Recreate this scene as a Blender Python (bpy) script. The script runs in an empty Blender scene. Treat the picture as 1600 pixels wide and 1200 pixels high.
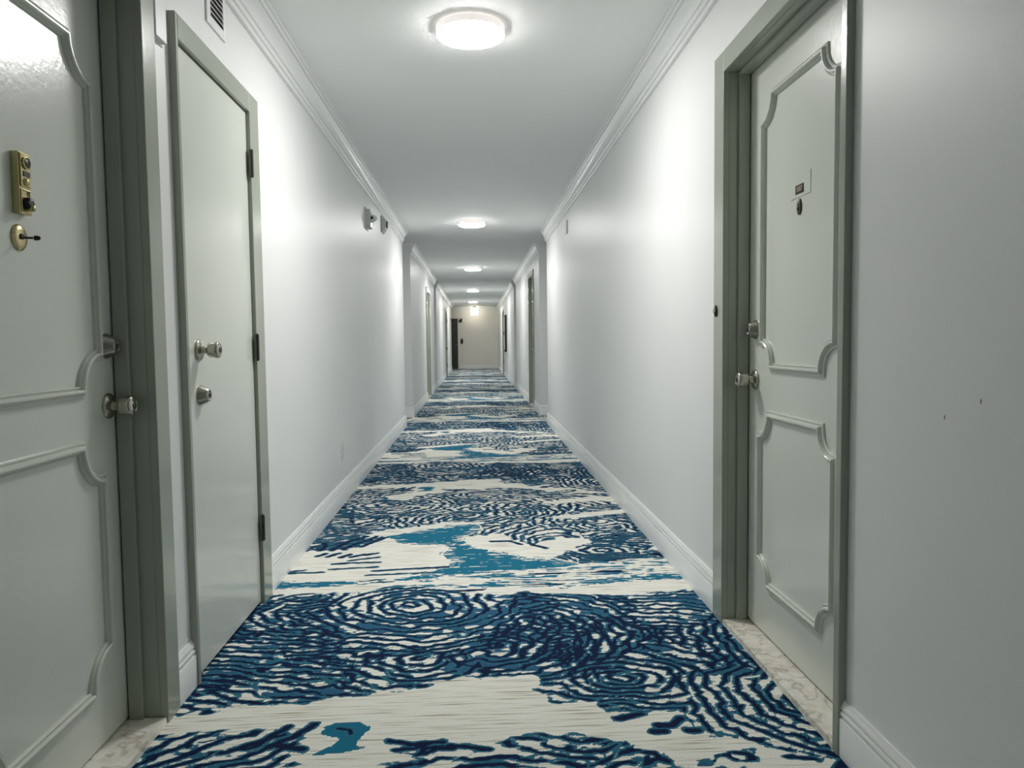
import bpy, bmesh, math, random
import numpy as np
from mathutils import Vector, Matrix

C = bpy.context.scene.collection
SC = bpy.context.scene
# ------------------------------------------------------------------ camera
cam_d = bpy.data.cameras.new('camera'); cam = bpy.data.objects.new('camera', cam_d); C.objects.link(cam)
RIGHT = Vector((0.99867587, -0.05003, -0.01197931))
DOWN = Vector((-0.01481964, -0.05679315, -0.99827597))
FWD = Vector((0.0492634, 0.99713166, -0.05745938))
R3 = Matrix((RIGHT, -DOWN, -FWD)).transposed()
cam.matrix_world = Matrix.Translation((0, 0, 1.04)) @ R3.to_4x4()
cam_d.sensor_fit = 'HORIZONTAL'; cam_d.sensor_width = 36; cam_d.lens = 1150 / 1600 * 36
cam_d.clip_start = .02; cam_d.clip_end = 100
SC.camera = cam
# ------------------------------------------------------------------ world, exposure
w = bpy.data.worlds.new('world'); SC.world = w; w.use_nodes = True
w.node_tree.nodes['Background'].inputs[0].default_value = (.6, .65, .7, 1)
w.node_tree.nodes['Background'].inputs[1].default_value = .02
SC.view_settings.view_transform = 'Standard'; SC.view_settings.look = 'None'
SC.view_settings.gamma = 1; SC.view_settings.use_curve_mapping = False
SC.view_settings.exposure = 0.90
SC.cycles.max_bounces = 24; SC.cycles.diffuse_bounces = 20; SC.cycles.glossy_bounces = 8
LAMP = 60.0            # strength of the flush ceiling diffusers

# ------------------------------------------------------------------ materials
def newmat(name):
    m = bpy.data.materials.new(name); m.use_nodes = True
    nt = m.node_tree; return m, nt, nt.nodes['Principled BSDF']

def N(nt, t, **kw):
    n = nt.nodes.new(t)
    for k, v in kw.items(): setattr(n, k, v)
    return n

def mat(name, col, rough=.5, metal=0, bump=0, bscale=200, var=0, vscale=6, emit=None, es=0, coat=0, spec=.5):
    m, nt, b = newmat(name); L = nt.links
    b.inputs['Base Color'].default_value = (*col, 1); b.inputs['Roughness'].default_value = rough
    b.inputs['Metallic'].default_value = metal; b.inputs['Coat Weight'].default_value = coat
    b.inputs['Specular IOR Level'].default_value = spec
    tc = N(nt, 'ShaderNodeTexCoord')
    if var:
        n = N(nt, 'ShaderNodeTexNoise'); n.inputs['Scale'].default_value = vscale; n.inputs['Detail'].default_value = 4
        L.new(tc.outputs['Object'], n.inputs['Vector'])
        r = N(nt, 'ShaderNodeMixRGB', blend_type='MULTIPLY'); r.inputs[0].default_value = 1
        mr = N(nt, 'ShaderNodeMapRange'); mr.inputs[3].default_value = 1 - var; mr.inputs[4].default_value = 1 + var * .5
        L.new(n.outputs[0], mr.inputs[0]); r.inputs[1].default_value = (*col, 1)
        cb = N(nt, 'ShaderNodeCombineColor')
        for i in range(3): L.new(mr.outputs[0], cb.inputs[i])
        L.new(cb.outputs[0], r.inputs[2]); L.new(r.outputs[0], b.inputs['Base Color'])
    if bump:
        n = N(nt, 'ShaderNodeTexNoise'); n.inputs['Scale'].default_value = bscale; n.inputs['Detail'].default_value = 3
        L.new(tc.outputs['Object'], n.inputs['Vector'])
        bp = N(nt, 'ShaderNodeBump'); bp.inputs['Strength'].default_value = bump; bp.inputs['Distance'].default_value = .002
        L.new(n.outputs[0], bp.inputs['Height']); L.new(bp.outputs[0], b.inputs['Normal'])
    if emit:
        b.inputs['Emission Color'].default_value = (*emit, 1); b.inputs['Emission Strength'].default_value = es
    return m

M = {}
M['wall'] = mat('wall_paint', (.82, .825, .822), .42, bump=.12, bscale=260, var=.03, vscale=3)
M['ceil'] = mat('ceiling_paint', (.89, .90, .89), .7, bump=.5, bscale=160, var=.02)
M['trim'] = mat('white_trim', (.90, .905, .90), .28, bump=.04, bscale=90)
M['door'] = mat('grey_green_gloss_paint', (.70, .725, .665), .24, bump=.22, bscale=75, var=.03, vscale=4, coat=.2)
M['frame'] = mat('grey_green_frame_paint', (.37, .40, .335), .22, bump=.15, bscale=60, var=.03, vscale=5, coat=.2)
M['farwall'] = mat('warm_wall_paint', (.90, .87, .81), .5, bump=.1, var=.03)
M['nickel'] = mat('satin_nickel', (.46, .44, .38), .26, 1, bump=.03)
M['steel'] = mat('dark_steel', (.12, .12, .11), .35, 1)
M['brass'] = mat('aged_brass', (.55, .47, .26), .27, 1, bump=.08, bscale=300, var=.2, vscale=60)
M['bronze'] = mat('dark_bronze', (.06, .045, .035), .35, .7)
M['black'] = mat('black', (.012, .012, .014), .4)
M['darkdoor'] = mat('charcoal_paint', (.035, .035, .028), .4, bump=.1)
M['plastic'] = mat('white_plastic', (.72, .72, .70), .35)
M['grey'] = mat('grey_plastic', (.55, .56, .53), .35)
M['rim'] = mat('lamp_rim', (.80, .74, .72), .4, emit=(1, .93, .9), es=.3)  # faint glow put into the opaque rim to brighten it
M['lamp'] = mat('lamp_diffuser', (.9, .9, .9), .5, emit=(1, .99, .96), es=LAMP)
M['sign'] = mat('sign_face', (.9, .85, .6), .5, emit=(1, .92, .76), es=4)
M['red'] = mat('dark_red', (.16, .035, .03), .4)
M['lens'] = mat('clear_lens', (.75, .76, .74), .08, coat=.5)
M['label'] = mat('label_text', (.62, .50, .38), .5)

def marble():
    m, nt, b = newmat('cream_marble'); L = nt.links
    tc = N(nt, 'ShaderNodeTexCoord')
    n1 = N(nt, 'ShaderNodeTexNoise'); n1.inputs['Scale'].default_value = 9; n1.inputs['Detail'].default_value = 6; n1.inputs['Distortion'].default_value = .5
    n2 = N(nt, 'ShaderNodeTexNoise'); n2.inputs['Scale'].default_value = 26; n2.inputs['Detail'].default_value = 5
    for n in (n1, n2): L.new(tc.outputs['Object'], n.inputs['Vector'])
    s = N(nt, 'ShaderNodeMath', operation='SUBTRACT'); s.inputs[1].default_value = .5; L.new(n1.outputs[0], s.inputs[0])
    a = N(nt, 'ShaderNodeMath', operation='ABSOLUTE'); L.new(s.outputs[0], a.inputs[0])
    r = N(nt, 'ShaderNodeValToRGB'); e = r.color_ramp.elements
    e[0].position = 0; e[0].color = (.62, .57, .49, 1); e[1].position = .03; e[1].color = (.90, .87, .80, 1)
    L.new(a.outputs[0], r.inputs[0])
    r2 = N(nt, 'ShaderNodeValToRGB'); e = r2.color_ramp.elements
    e[0].position = .35; e[0].color = (.80, .77, .72, 1); e[1].position = .6; e[1].color = (1, 1, 1, 1)
    L.new(n2.outputs[0], r2.inputs[0])
    mx = N(nt, 'ShaderNodeMixRGB', blend_type='MULTIPLY'); mx.inputs[0].default_value = .8
    L.new(r.outputs[0], mx.inputs[1]); L.new(r2.outputs[0], mx.inputs[2]); L.new(mx.outputs[0], b.inputs['Base Color'])
    b.inputs['Roughness'].default_value = .25
    bp = N(nt, 'ShaderNodeBump'); bp.inputs['Strength'].default_value = .15; L.new(n2.outputs[0], bp.inputs['Height']); L.new(bp.outputs[0], b.inputs['Normal'])
    return m
M['marble'] = marble()

def scuffed_wall():
    """wall paint with two little red brown scuffs near the right hand door"""
    m = M['wall'].copy(); m.name = 'wall_paint_scuffed'; nt = m.node_tree; L = nt.links; b = nt.nodes['Principled BSDF']
    src = b.inputs['Base Color'].links[0].from_socket
    g = N(nt, 'ShaderNodeNewGeometry'); fac = None
    for (y, z) in ((1.273, .923), (1.374, .884)):
        v = N(nt, 'ShaderNodeVectorMath', operation='SUBTRACT'); v.inputs[1].default_value = (.905, y, z); L.new(g.outputs['Position'], v.inputs[0])
        v2 = N(nt, 'ShaderNodeVectorMath', operation='MULTIPLY'); v2.inputs[1].default_value = (0, 1, .45); L.new(v.outputs[0], v2.inputs[0])
        v3 = N(nt, 'ShaderNodeVectorMath', operation='LENGTH'); L.new(v2.outputs[0], v3.inputs[0])
        c = N(nt, 'ShaderNodeMath', operation='LESS_THAN'); c.inputs[1].default_value = .0022; L.new(v3.outputs['Value'], c.inputs[0])
        if fac is None: fac = c.outputs[0]
        else:
            mm = N(nt, 'ShaderNodeMath', operation='MAXIMUM'); L.new(fac, mm.inputs[0]); L.new(c.outputs[0], mm.inputs[1]); fac = mm.outputs[0]
    mx = N(nt, 'ShaderNodeMixRGB'); mx.inputs[2].default_value = (.30, .16, .13, 1)
    L.new(fac, mx.inputs[0]); L.new(src, mx.inputs[1]); L.new(mx.outputs[0], b.inputs['Base Color'])
    return m
M['wall_scuffed'] = scuffed_wall()

def carpet_mat():
    m, nt, b = newmat('patterned_carpet'); L = nt.links
    g = N(nt, 'ShaderNodeNewGeometry')
    ai = N(nt, 'ShaderNodeAttribute', attribute_name='ink'); at = N(nt, 'ShaderNodeAttribute', attribute_name='teal')
    fz = N(nt, 'ShaderNodeTexNoise'); fz.inputs['Scale'].default_value = 160; fz.inputs['Detail'].default_value = 2
    L.new(g.outputs['Position'], fz.inputs['Vector'])
    f1 = N(nt, 'ShaderNodeMath', operation='MULTIPLY_ADD'); f1.inputs[1].default_value = .007; f1.inputs[2].default_value = -.0035
    L.new(fz.outputs[0], f1.inputs[0])
    ik = N(nt, 'ShaderNodeMath', operation='ADD'); L.new(ai.outputs['Fac'], ik.inputs[0]); L.new(f1.outputs[0], ik.inputs[1])
    tk = N(nt, 'ShaderNodeMath', operation='ADD'); L.new(at.outputs['Fac'], tk.inputs[0]); L.new(f1.outputs[0], tk.inputs[1])
    def step(src, lo, hi):
        r = N(nt, 'ShaderNodeMapRange'); r.inputs[1].default_value = lo; r.inputs[2].default_value = hi
        r.inputs[3].default_value = 1; r.inputs[4].default_value = 0; L.new(src, r.inputs[0]); return r.outputs[0]
    # cream ground with woven ribs that run across the corridor
    mp = N(nt, 'ShaderNodeMapping'); mp.inputs['Scale'].default_value = (5, 150, 1); L.new(g.outputs['Position'], mp.inputs[0])
    rib = N(nt, 'ShaderNodeTexNoise'); rib.inputs['Scale'].default_value = 1; rib.inputs['Detail'].default_value = 3; L.new(mp.outputs[0], rib.inputs['Vector'])
    cr = N(nt, 'ShaderNodeValToRGB'); e = cr.color_ramp.elements
    e[0].position = .30; e[0].color = (.42, .36, .28, 1); e[1].position = .46; e[1].color = (.90, .885, .81, 1)
    e2 = cr.color_ramp.elements.new(.8); e2.color = (.95, .94, .88, 1)
    L.new(rib.outputs[0], cr.inputs[0])
    sp = N(nt, 'ShaderNodeTexNoise'); sp.inputs['Scale'].default_value = 420; sp.inputs['Detail'].default_value = 2; L.new(g.outputs['Position'], sp.inputs['Vector'])
    def mix(fac, a, bb, blend='MIX'):
        x = N(nt, 'ShaderNodeMixRGB', blend_type=blend)
        for i, v in ((0, fac), (1, a), (2, bb)):
            if isinstance(v, (float, int)): x.inputs[i].default_value = v
            elif isinstance(v, tuple): x.inputs[i].default_value = v
            else: L.new(v, x.inputs[i])
        return x.outputs[0]
    ah = N(nt, 'ShaderNodeAttribute', attribute_name='hue')
    fillc = mix(ah.outputs['Fac'], (.030, .115, .225, 1), (.012, .17, .28, 1))
    c = mix(step(tk.outputs[0], -.0008, .0008), cr.outputs[0], fillc)
    c = mix(step(ik.outputs[0], .0062, .0082), c, (.026, .15, .235, 1))
    c = mix(step(ik.outputs[0], -.0008, .0012), c, (.0035, .013, .055, 1))
    spm = N(nt, 'ShaderNodeMapRange'); spm.inputs[3].default_value = .55; spm.inputs[4].default_value = 1.45; L.new(sp.outputs[0], spm.inputs[0])
    cb = N(nt, 'ShaderNodeCombineColor')
    for i in range(3): L.new(spm.outputs[0], cb.inputs[i])
    c = mix(1.0, c, cb.outputs[0], 'MULTIPLY')
    L.new(c, b.inputs['Base Color']); b.inputs['Roughness'].default_value = .95; b.inputs['Specular IOR Level'].default_value = .15
    ad = N(nt, 'ShaderNodeMath', operation='MULTIPLY_ADD'); ad.inputs[1].default_value = .6; L.new(rib.outputs[0], ad.inputs[0]); L.new(sp.outputs[0], ad.inputs[2])
    # the dark yarn lies in a carved groove
    cut = N(nt, 'ShaderNodeMath', operation='MULTIPLY_ADD'); cut.inputs[1].default_value = -.9
    L.new(step(ik.outputs[0], -.001, .004), cut.inputs[0]); L.new(ad.outputs[0], cut.inputs[2])
    bp = N(nt, 'ShaderNodeBump'); bp.inputs['Strength'].default_value = .6; bp.inputs['Distance'].default_value = .003
    L.new(cut.outputs[0], bp.inputs['Height']); L.new(bp.outputs[0], b.inputs['Normal'])
    return m
M['carpet'] = carpet_mat()
# ---------------------------------------------------------------- carpet pattern (one repeat, 3.3 m long)
PER = 3.30
Y0 = 1.72
POLY = dict(
 creamB=[(-.95,2.07),(-.76,2.05),(-.75,2.1),(-.65,2.1),(-.5,2.11),(-.43,2.13),(-.34,2.15),(-.29,2.16),(-.18,2.18),(-.12,2.23),(.02,2.23),(.16,2.24),(.19,2.22),(.16,2.15),(.22,2.05),(.33,2.05),(.36,2.0),(.46,1.99),(.57,1.98),(.57,1.9),(.6,1.86),(.68,1.83),(.72,1.79),(.77,1.72),(.81,1.65),(.67,1.68),(.69,1.78),(.59,1.76),(.51,1.72),(.48,1.72),(.42,1.82),(.25,1.88),(.12,1.9),(.01,1.84),(-.1,1.87),(-.25,1.85),(-.18,1.81),(-.3,1.75),(-.42,1.78),(-.50,1.84),(-.46,1.92),(-.61,1.97),(-.85,1.97),(-.95,1.95)],
 creamE=[(-.49,3.94),(-.57,3.81),(-.67,3.69),(-.84,3.71),(-.92,3.5),(-.95,3.22),(-.55,3.2),(-.38,3.22),(-.21,3.33),(-.15,3.38),(-.12,3.44),(-.18,3.58),(-.15,3.7),(-.17,3.75),(-.29,3.76),(-.41,3.79),(-.45,3.89),(-.49,3.94),(-.37,4.01),(-.2,4.14),(.02,4.16),(.05,4.22),(-.19,4.23),(-.34,4.14),(-.52,4.08),(-.62,3.98)],
 cream2=[(-.08,3.91),(-.02,3.91),(.13,3.94),(.17,3.82),(.27,3.72),(.43,3.83),(.56,3.82),(.6,3.73),(.5,3.65),(.48,3.58),(.44,3.58),(.36,3.47),(.21,3.51),(.12,3.58),(-.02,3.69),(-.08,3.82)],
 creamD=[(-.95,3.12),(-.53,3.16),(-.26,3.19),(-.26,3.12),(-.4,3.11),(-.46,3.06),(-.65,3.05),(-.95,3.07)],
 creamD2=[(-.02,3.01),(.04,3.09),(.32,3.07),(.35,3.04),(.6,3.08),(.79,3.1),(.95,3.12),(.95,2.99),(.66,2.92),(.39,2.96),(.16,3.0),(.13,2.98)],
 creamF=[(-.64,5.0),(-.44,5.09),(-.25,5.11),(-.42,4.96),(-.45,4.84),(-.59,4.88)],
 creamF2=[(.4,4.68),(.56,4.76),(.78,4.85),(.95,4.82),(.95,4.66),(.68,4.70),(.55,4.64),(.47,4.63)],
 creamF3=[(.41,4.28),(.7,4.41),(.95,4.46),(.95,4.38),(.68,4.27),(.47,4.24)],
)
TEAL = dict(
 wave=[(-.49,3.94),(-.45,3.89),(-.41,3.79),(-.29,3.76),(-.17,3.75),(-.15,3.7),(-.18,3.58),(-.12,3.44),(-.15,3.38),(-.21,3.31),(-.37,3.21),(-.33,3.19),(-.14,3.23),(-.02,3.24),(.24,3.3),(.4,3.33),(.47,3.36),(.36,3.45),(.21,3.5),(.12,3.56),(-.02,3.68),(-.08,3.82),(-.08,3.91),(.02,4.03),(.0,4.16),(-.2,4.14),(-.37,4.01)],
 right=[(.32,3.05),(.41,3.1),(.51,3.16),(.61,3.17),(.75,3.20),(.95,3.16),(.95,3.12),(.79,3.1),(.6,3.09),(.47,3.06),(.35,3.04)],
 left=[(-.95,3.22),(-.55,3.2),(-.50,3.17),(-.66,3.13),(-.95,3.12)],
 blob=[(-.43,1.97),(-.39,1.985),(-.33,1.98),(-.305,1.95),(-.33,1.89),(-.32,1.865),(-.28,1.865),(-.31,1.85),(-.43,1.83),(-.38,1.865),(-.375,1.91),(-.42,1.94)],
)
STREAK = [(-.3,3.2),(-.02,3.25),(.4,3.33),(.64,3.42),(.95,3.42),(.95,3.10),(.75,3.12),(.51,3.10),(.32,3.05),(.04,3.06),(-.02,2.99),(-.16,3.07),(-.26,3.12)]
# loose strokes: (half width, points)
STROKES = [(.008,[(-.24,1.885),(-.18,1.865),(-.1,1.87)]),(.007,[(-.15,1.825),(-.14,1.845),(-.07,1.84)]),(.007,[(-.08,1.855),(-.04,1.845),(.02,1.825)]),
 (.011,[(.38,1.955),(.45,1.975)]),(.011,[(.46,1.88),(.49,1.88)]),(.012,[(.48,1.91),(.52,1.91),(.55,1.94)]),(.011,[(.55,1.88),(.58,1.88)]),
 (.006,[(-.385,1.957),(-.355,1.948),(-.348,1.928)]),
 (.008,[(.07,3.79),(.16,3.79),(.22,3.72)]),(.009,[(.28,3.71),(.34,3.64)]),
 (.006,[(-.62,3.51),(-.48,3.56)]),(.005,[(-.69,3.38),(-.47,3.4)]),(.006,[(-.48,3.34),(-.3,3.36),(-.14,3.37)]),(.006,[(-.88,3.34),(-.71,3.34)]),(.005,[(-.86,3.36),(-.8,3.38)]),
 (.006,[(-.69,3.46),(-.6,3.475),(-.47,3.475)]),(.010,[(-.79,3.60),(-.755,3.64)]),(.010,[(-.735,3.59),(-.69,3.64)]),(.010,[(-.67,3.57),(-.63,3.62)]),(.009,[(-.62,3.57),(-.56,3.61)]),(.008,[(-.55,3.60),(-.50,3.63)]),
 (.009,[(-.60,3.75),(-.56,3.82),(-.49,3.92)]),(.010,[(-.68,3.71),(-.64,3.80),(-.55,3.93)]),(.010,[(-.74,3.70),(-.71,3.78),(-.68,3.86),(-.6,3.95)]),
 (.012,[(-.80,3.70),(-.78,3.77),(-.8,3.84)]),(.004,[(-.5,3.28),(-.2,3.30)]),
 (.010,[(-.455,1.985),(-.49,1.93),(-.55,1.88)]),(.010,[(-.52,1.975),(-.57,1.91),(-.64,1.87)]),(.011,[(-.46,1.86),(-.52,1.88)]),
 # bold rings of the big swirl, drawn so its ovals read from afar
]
# swirl cells: seed x, y, reach, ring centre x, y, ring spacing, stretch x, stretch y, dash length, share of broken dashes
CELLS = [
 (-.26, 2.84, .56, -.26, 2.88, .042, 1.25, .95, .60, .10),
 (-.02, 2.62, .30, -.26, 2.88, .042, 1.25, .95, .60, .10),
 (.16, 2.46, .30, .05, 2.46, .040, 1.3, .95, .40, .15),
 (.42, 2.50, .26, .05, 2.46, .042, 1.3, .95, .40, .15),
 (.36, 2.76, .30, .05, 2.50, .040, 1.2, .95, .30, .20),
 (.88, 2.02, .56, .99, 2.03, .044, .95, 1.0, .80, .03),
 (.90, 2.42, .34, 1.06, 2.40, .044, .9, 1.05, .60, .10),
 (.46, 2.12, .22, .44, 2.20, .038, 1.3, .8, .20, .30),
 (.60, 2.34, .24, .44, 2.18, .040, 1.2, .9, .26, .25),
 (.76, 2.78, .34, .40, 2.20, .042, 1.6, .9, .30, .30),
 (-.74, 2.46, .34, -.20, 3.30, .042, 1.5, .8, .30, .30),
 (-.62, 2.26, .30, -.30, 2.75, .042, 1.5, .9, .16, .35),
 (-.84, 2.84, .28, -.60, 2.84, .042, 1.1, .8, .30, .30),
 (-.22, 2.26, .26, -.20, 2.40, .040, 1.2, .9, .20, .30),
 (-.62, 4.72, .46, -.58, 4.72, .040, 1.4, 1.0, .16, .40),
 (.30, 3.88, .40, .42, 3.70, .050, .9, 1.35, .17, .30),
 (.62, 3.56, .30, .62, 3.58, .034, 2.1, .8, .35, .12),
 (.16, 5.02, .46, -.02, 4.70, .044, 1.2, .95, .18, .35),
 (.24, 1.62, .46, .10, 1.30, .050, 1.3, 1.0, .45, .12),
 (-.68, 1.80, .34, .07, .85, .044, 1.0, 1.0, .35, .12),
 (.72, 1.60, .30, .5, 1.2, .048, 1.2, 1.0, .35, .2),
]
_r = np.random.RandomState(11)
for _k in range(64):
    _y = _r.choice([_r.uniform(2.2, 3.0), _r.uniform(4.15, 5.1), _r.uniform(3.45, 4.3), _r.uniform(4.2, 5.0)])
    _x = _r.uniform(-.95, .95); _a = _r.uniform(0, 6.28); _d = _r.uniform(.10, .38)
    if _y < 3.1 and abs(_x + .2) < .42 or (_y < 2.5 and _x > .5): continue
    CELLS.append((_x, _y, _r.uniform(.10, .20), _x + math.cos(_a) * _d * 1.3, _y + math.sin(_a) * _d * .8, _r.uniform(.036, .044), _r.uniform(1.1, 1.7), .85,
                  _r.uniform(.10, .22) if _y > 3.1 else _r.uniform(.16, .4), .42 if _y > 3.1 else .25))

def _lat(rng, nx, ny):
    return rng.rand(ny, nx)

def vnoise(x, y, sx, sy, seed):
    """value noise that repeats along y with the carpet's period"""
    rng = np.random.RandomState(seed)
    ny = max(2, int(round(PER / sy))); nx = int(math.ceil(2.4 / sx)) + 3
    L = rng.rand(ny, nx)
    u = (x + 1.2) / sx; v = (y - Y0) / PER * ny
    i = np.floor(u).astype(int); j = np.floor(v).astype(int)
    fu = u - i; fv = v - j
    fu = fu * fu * (3 - 2 * fu); fv = fv * fv * (3 - 2 * fv)
    i = np.clip(i, 0, nx - 2); j0 = j % ny; j1 = (j + 1) % ny
    a = L[j0, i] * (1 - fu) + L[j0, i + 1] * fu
    b = L[j1, i] * (1 - fu) + L[j1, i + 1] * fu
    return a * (1 - fv) + b * fv

def fbm(x, y, sx, sy, seed, n=3):
    s = 0; w = 0; a = 1.0
    for k in range(n):
        s = s + a * vnoise(x, y, sx / 2 ** k, sy / 2 ** k, seed + k * 17); w += a; a *= .5
    return s / w - .5

def seg_dist(x, y, pts, closed=False):
    d = np.full(x.shape, 9.0)
    P = list(pts) + ([pts[0]] if closed else [])
    for (ax, ay), (bx, by) in zip(P[:-1], P[1:]):
        vx, vy = bx - ax, by - ay; l = vx * vx + vy * vy + 1e-12
        t = np.clip(((x - ax) * vx + (y - ay) * vy) / l, 0, 1)
        d = np.minimum(d, np.hypot(x - ax - t * vx, y - ay - t * vy))
    return d

def poly_sd(x, y, pts):
    inside = np.zeros(x.shape, bool)
    n = len(pts)
    for k in range(n):
        ax, ay = pts[k]; bx, by = pts[(k + 1) % n]
        c = (ay > y) != (by > y)
        with np.errstate(divide='ignore', invalid='ignore'):
            xi = (bx - ax) * (y - ay) / (by - ay + 1e-12) + ax
        inside ^= c & (x < xi)
    d = seg_dist(x, y, pts, True)
    return np.where(inside, -d, d)

def rep(fn, x, y, pts):
    """a feature and its copies one period up and down"""
    d = None
    for k in (-1, 0, 1):
        e = fn(x, y, [(px, py + k * PER) for px, py in pts])
        d = e if d is None else np.minimum(d, e)
    return d

def carpet_fields(x, y):
    """returns ink (negative = navy, small positive = teal edge), teal fill (negative = teal)"""
    yy = Y0 + np.mod(y - Y0, PER)
    hx = abs(x[0, 1] - x[0, 0]); hy = abs(y[1, 0] - y[0, 0])
    def slope(fld):                                       # size of the gradient, jumps between cells ignored
        gx = np.diff(fld, axis=1, append=fld[:, -1:] * 2 - fld[:, -2:-1]) / hx
        gy = np.diff(fld, axis=0, append=fld[-1:, :] * 2 - fld[-2:-1, :]) / hy
        return np.clip(np.hypot(gx, gy), 12, 34)
    wob = fbm(x, yy, .05, .035, 3, 3) * .9
    wx = x + fbm(x, yy, .20, .15, 31, 3) * .085
    wy = yy + fbm(x, yy, .20, .15, 57, 3) * .085
    best = np.full(x.shape, 99.0); ph = np.zeros(x.shape); idx = np.zeros(x.shape, int)
    ang = np.zeros(x.shape); dl = np.full(x.shape, .2); dr = np.full(x.shape, .2)
    sec = np.full(x.shape, 99.0); ph2 = np.zeros(x.shape)
    jx = x + fbm(x, yy, .10, .08, 611, 2) * .12; jy = yy + fbm(x, yy, .10, .08, 631, 2) * .12
    for n, (sx, sy, R, cx, cy, la, ex, ey, dlen, drate) in enumerate(CELLS):
        for k in (-1, 0, 1):
            q = np.hypot(jx - sx, jy - sy - k * PER) / R
            dx = (wx - cx) / ex; dy = (wy - cy - k * PER) / ey
            r = np.hypot(dx, dy); f = r / la
            m = q < best; m2 = (~m) & (q < sec)
            sec = np.where(m, best, np.where(m2, q, sec)); ph2 = np.where(m, ph, np.where(m2, f, ph2))
            best = np.where(m, q, best); ph = np.where(m, f, ph); idx = np.where(m, n, idx)
            ang = np.where(m, np.arctan2(dy, dx) * r, ang); dl = np.where(m, dlen, dl); dr = np.where(m, drate, dr)
    fr = ph + wob
    ring = np.floor(fr)
    t = np.abs(fr - ring - .5) / slope(fr)               # distance from the line's spine, in metres
    wid = .0073 + fbm(x, yy, .12, .08, 77, 2) * .005
    ink = t - wid
    # strokes break off along their run
    h = np.mod(np.sin(ring * 12.9898 + idx * 78.233) * 43758.5453, 1.0)
    s = np.mod(ang / dl + h * 7, 1.0)
    gap = (np.minimum(s, 1 - s) * dl)
    hh = np.mod(np.sin(ring * 39.3468 + np.floor(ang / dl + h * 7) * 11.135 + idx * 3.1) * 24634.6345, 1.0)
    cut = np.where(hh < .20 + dr * 1.8, .009 - gap, -.05)
    ink = np.maximum(ink, cut)
    # where two swirls meet their lines cross like scales
    fr2 = ph2 + wob
    t2 = np.abs(fr2 - np.floor(fr2) - .5) / slope(fr2)
    near = (sec / np.maximum(best, .05)) < 1.45 + .9 * fbm(x, yy, .3, .2, 91, 2)
    zone = ((yy > 2.2) & (yy < 3.0))
    scale = np.hypot((wx - .33) / .34, (wy - 2.53) / .20) < 1
    fr3 = np.hypot((wx + .25) / 1.15, wy - 2.62) / .042 + wob
    t3 = np.abs(fr3 - np.floor(fr3) - .5) / slope(fr3)
    ink = np.where(scale, np.minimum(ink, t3 - .0055), ink)
    ink = np.where(near & zone, np.minimum(ink, t2 - .0055), ink)
    # fill colour between strokes
    bl = fbm(x, yy, .07, .035, 101, 3) + .40 * fbm(x, yy, .4, .2, 131, 2)
    dens = np.where((yy > 2.15) & (yy < 3.05), .045, .20)
    teal = (dens + .05 - bl) * .1
    # cream areas
    edge = fbm(x, yy, .05, .03, 7, 3) * .05
    for k, pts in POLY.items():
        d = rep(poly_sd, x, yy, pts) + edge
        ink = np.maximum(ink, .004 - d)
        teal = np.where(d < .004, .05, teal)
    # brushed teal
    hue = np.zeros(x.shape)
    st = fbm(x, yy, .16, .012, 201, 3) * .9 + fbm(x, yy, .03, .012, 231, 2) * .5
    d = rep(poly_sd, x, yy, STREAK)
    ins = d < 0
    ink = np.where(ins, .05, ink); hue = np.where(d < .02, 1.0, hue)
    teal = np.where(ins, (.055 - st) * .05, teal)
    thin = fbm(x, yy, .30, .014, 301, 2)
    ink = np.where(ins & (thin > .20), -.004, ink)
    for k, pts in TEAL.items():
        d = rep(poly_sd, x, yy, pts) + edge * .5
        brush = .0 if k == 'blob' else 1.0
        e = d + brush * (np.clip(st - .02, 0, 1) * .6 * np.exp(-np.abs(d) / .09) + np.where(st > .27, .2, 0))
        m = d < .01
        teal = np.where(m, np.where(e < 0, -.05, .02), teal)
        ink = np.where(m, .05, ink); hue = np.where(d < .03, 1.0, hue)
    # loose strokes on top
    jx = x + fbm(x, yy, .03, .02, 401, 2) * .014; jy = yy + fbm(x, yy, .03, .02, 421, 2) * .014
    for w, pts in STROKES:
        ink = np.minimum(ink, rep(seg_dist, jx, jy, pts) - w)
    return ink, teal, hue

# ------------------------------------------------------------------ mesh helpers
def link(name, bm, m, parent=None, smooth=False, bevel=0):
    me = bpy.data.meshes.new(name)
    bmesh.ops.recalc_face_normals(bm, faces=bm.faces)
    bm.to_mesh(me); bm.free()
    o = bpy.data.objects.new(name, me); C.objects.link(o)
    me.materials.append(m)
    if smooth:
        for p in me.polygons: p.use_smooth = True
        try: me.set_sharp_from_angle(angle=math.radians(38))
        except Exception: pass
    if parent: o.parent = parent; o.matrix_parent_inverse = Matrix.Translation(-parent.location)
    if bevel:
        b = o.modifiers.new('bevel', 'BEVEL'); b.width = bevel; b.segments = 2; b.limit_method = 'ANGLE'
    return o

def tag(o, label, cat=None, group=None, kind=None):
    o['label'] = label
    if cat: o['category'] = cat
    if group: o['group'] = group
    if kind: o['kind'] = kind
    return o

def thing(name, loc, label, cat, group=None, kind=None):
    o = bpy.data.objects.new(name, None); C.objects.link(o); o.location = loc; o.empty_display_size = .1
    return tag(o, label, cat, group, kind)

def box(bm, x0, x1, y0, y1, z0, z1):
    x0, x1 = sorted((x0, x1)); y0, y1 = sorted((y0, y1)); z0, z1 = sorted((z0, z1))
    v = [bm.verts.new((x, y, z)) for x in (x0, x1) for y in (y0, y1) for z in (z0, z1)]
    for f in ((0, 1, 3, 2), (4, 6, 7, 5), (0, 4, 5, 1), (2, 3, 7, 6), (0, 2, 6, 4), (1, 5, 7, 3)):
        bm.faces.new([v[i] for i in f])

def bx(*a):
    bm = bmesh.new(); box(bm, *a); return bm

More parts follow.
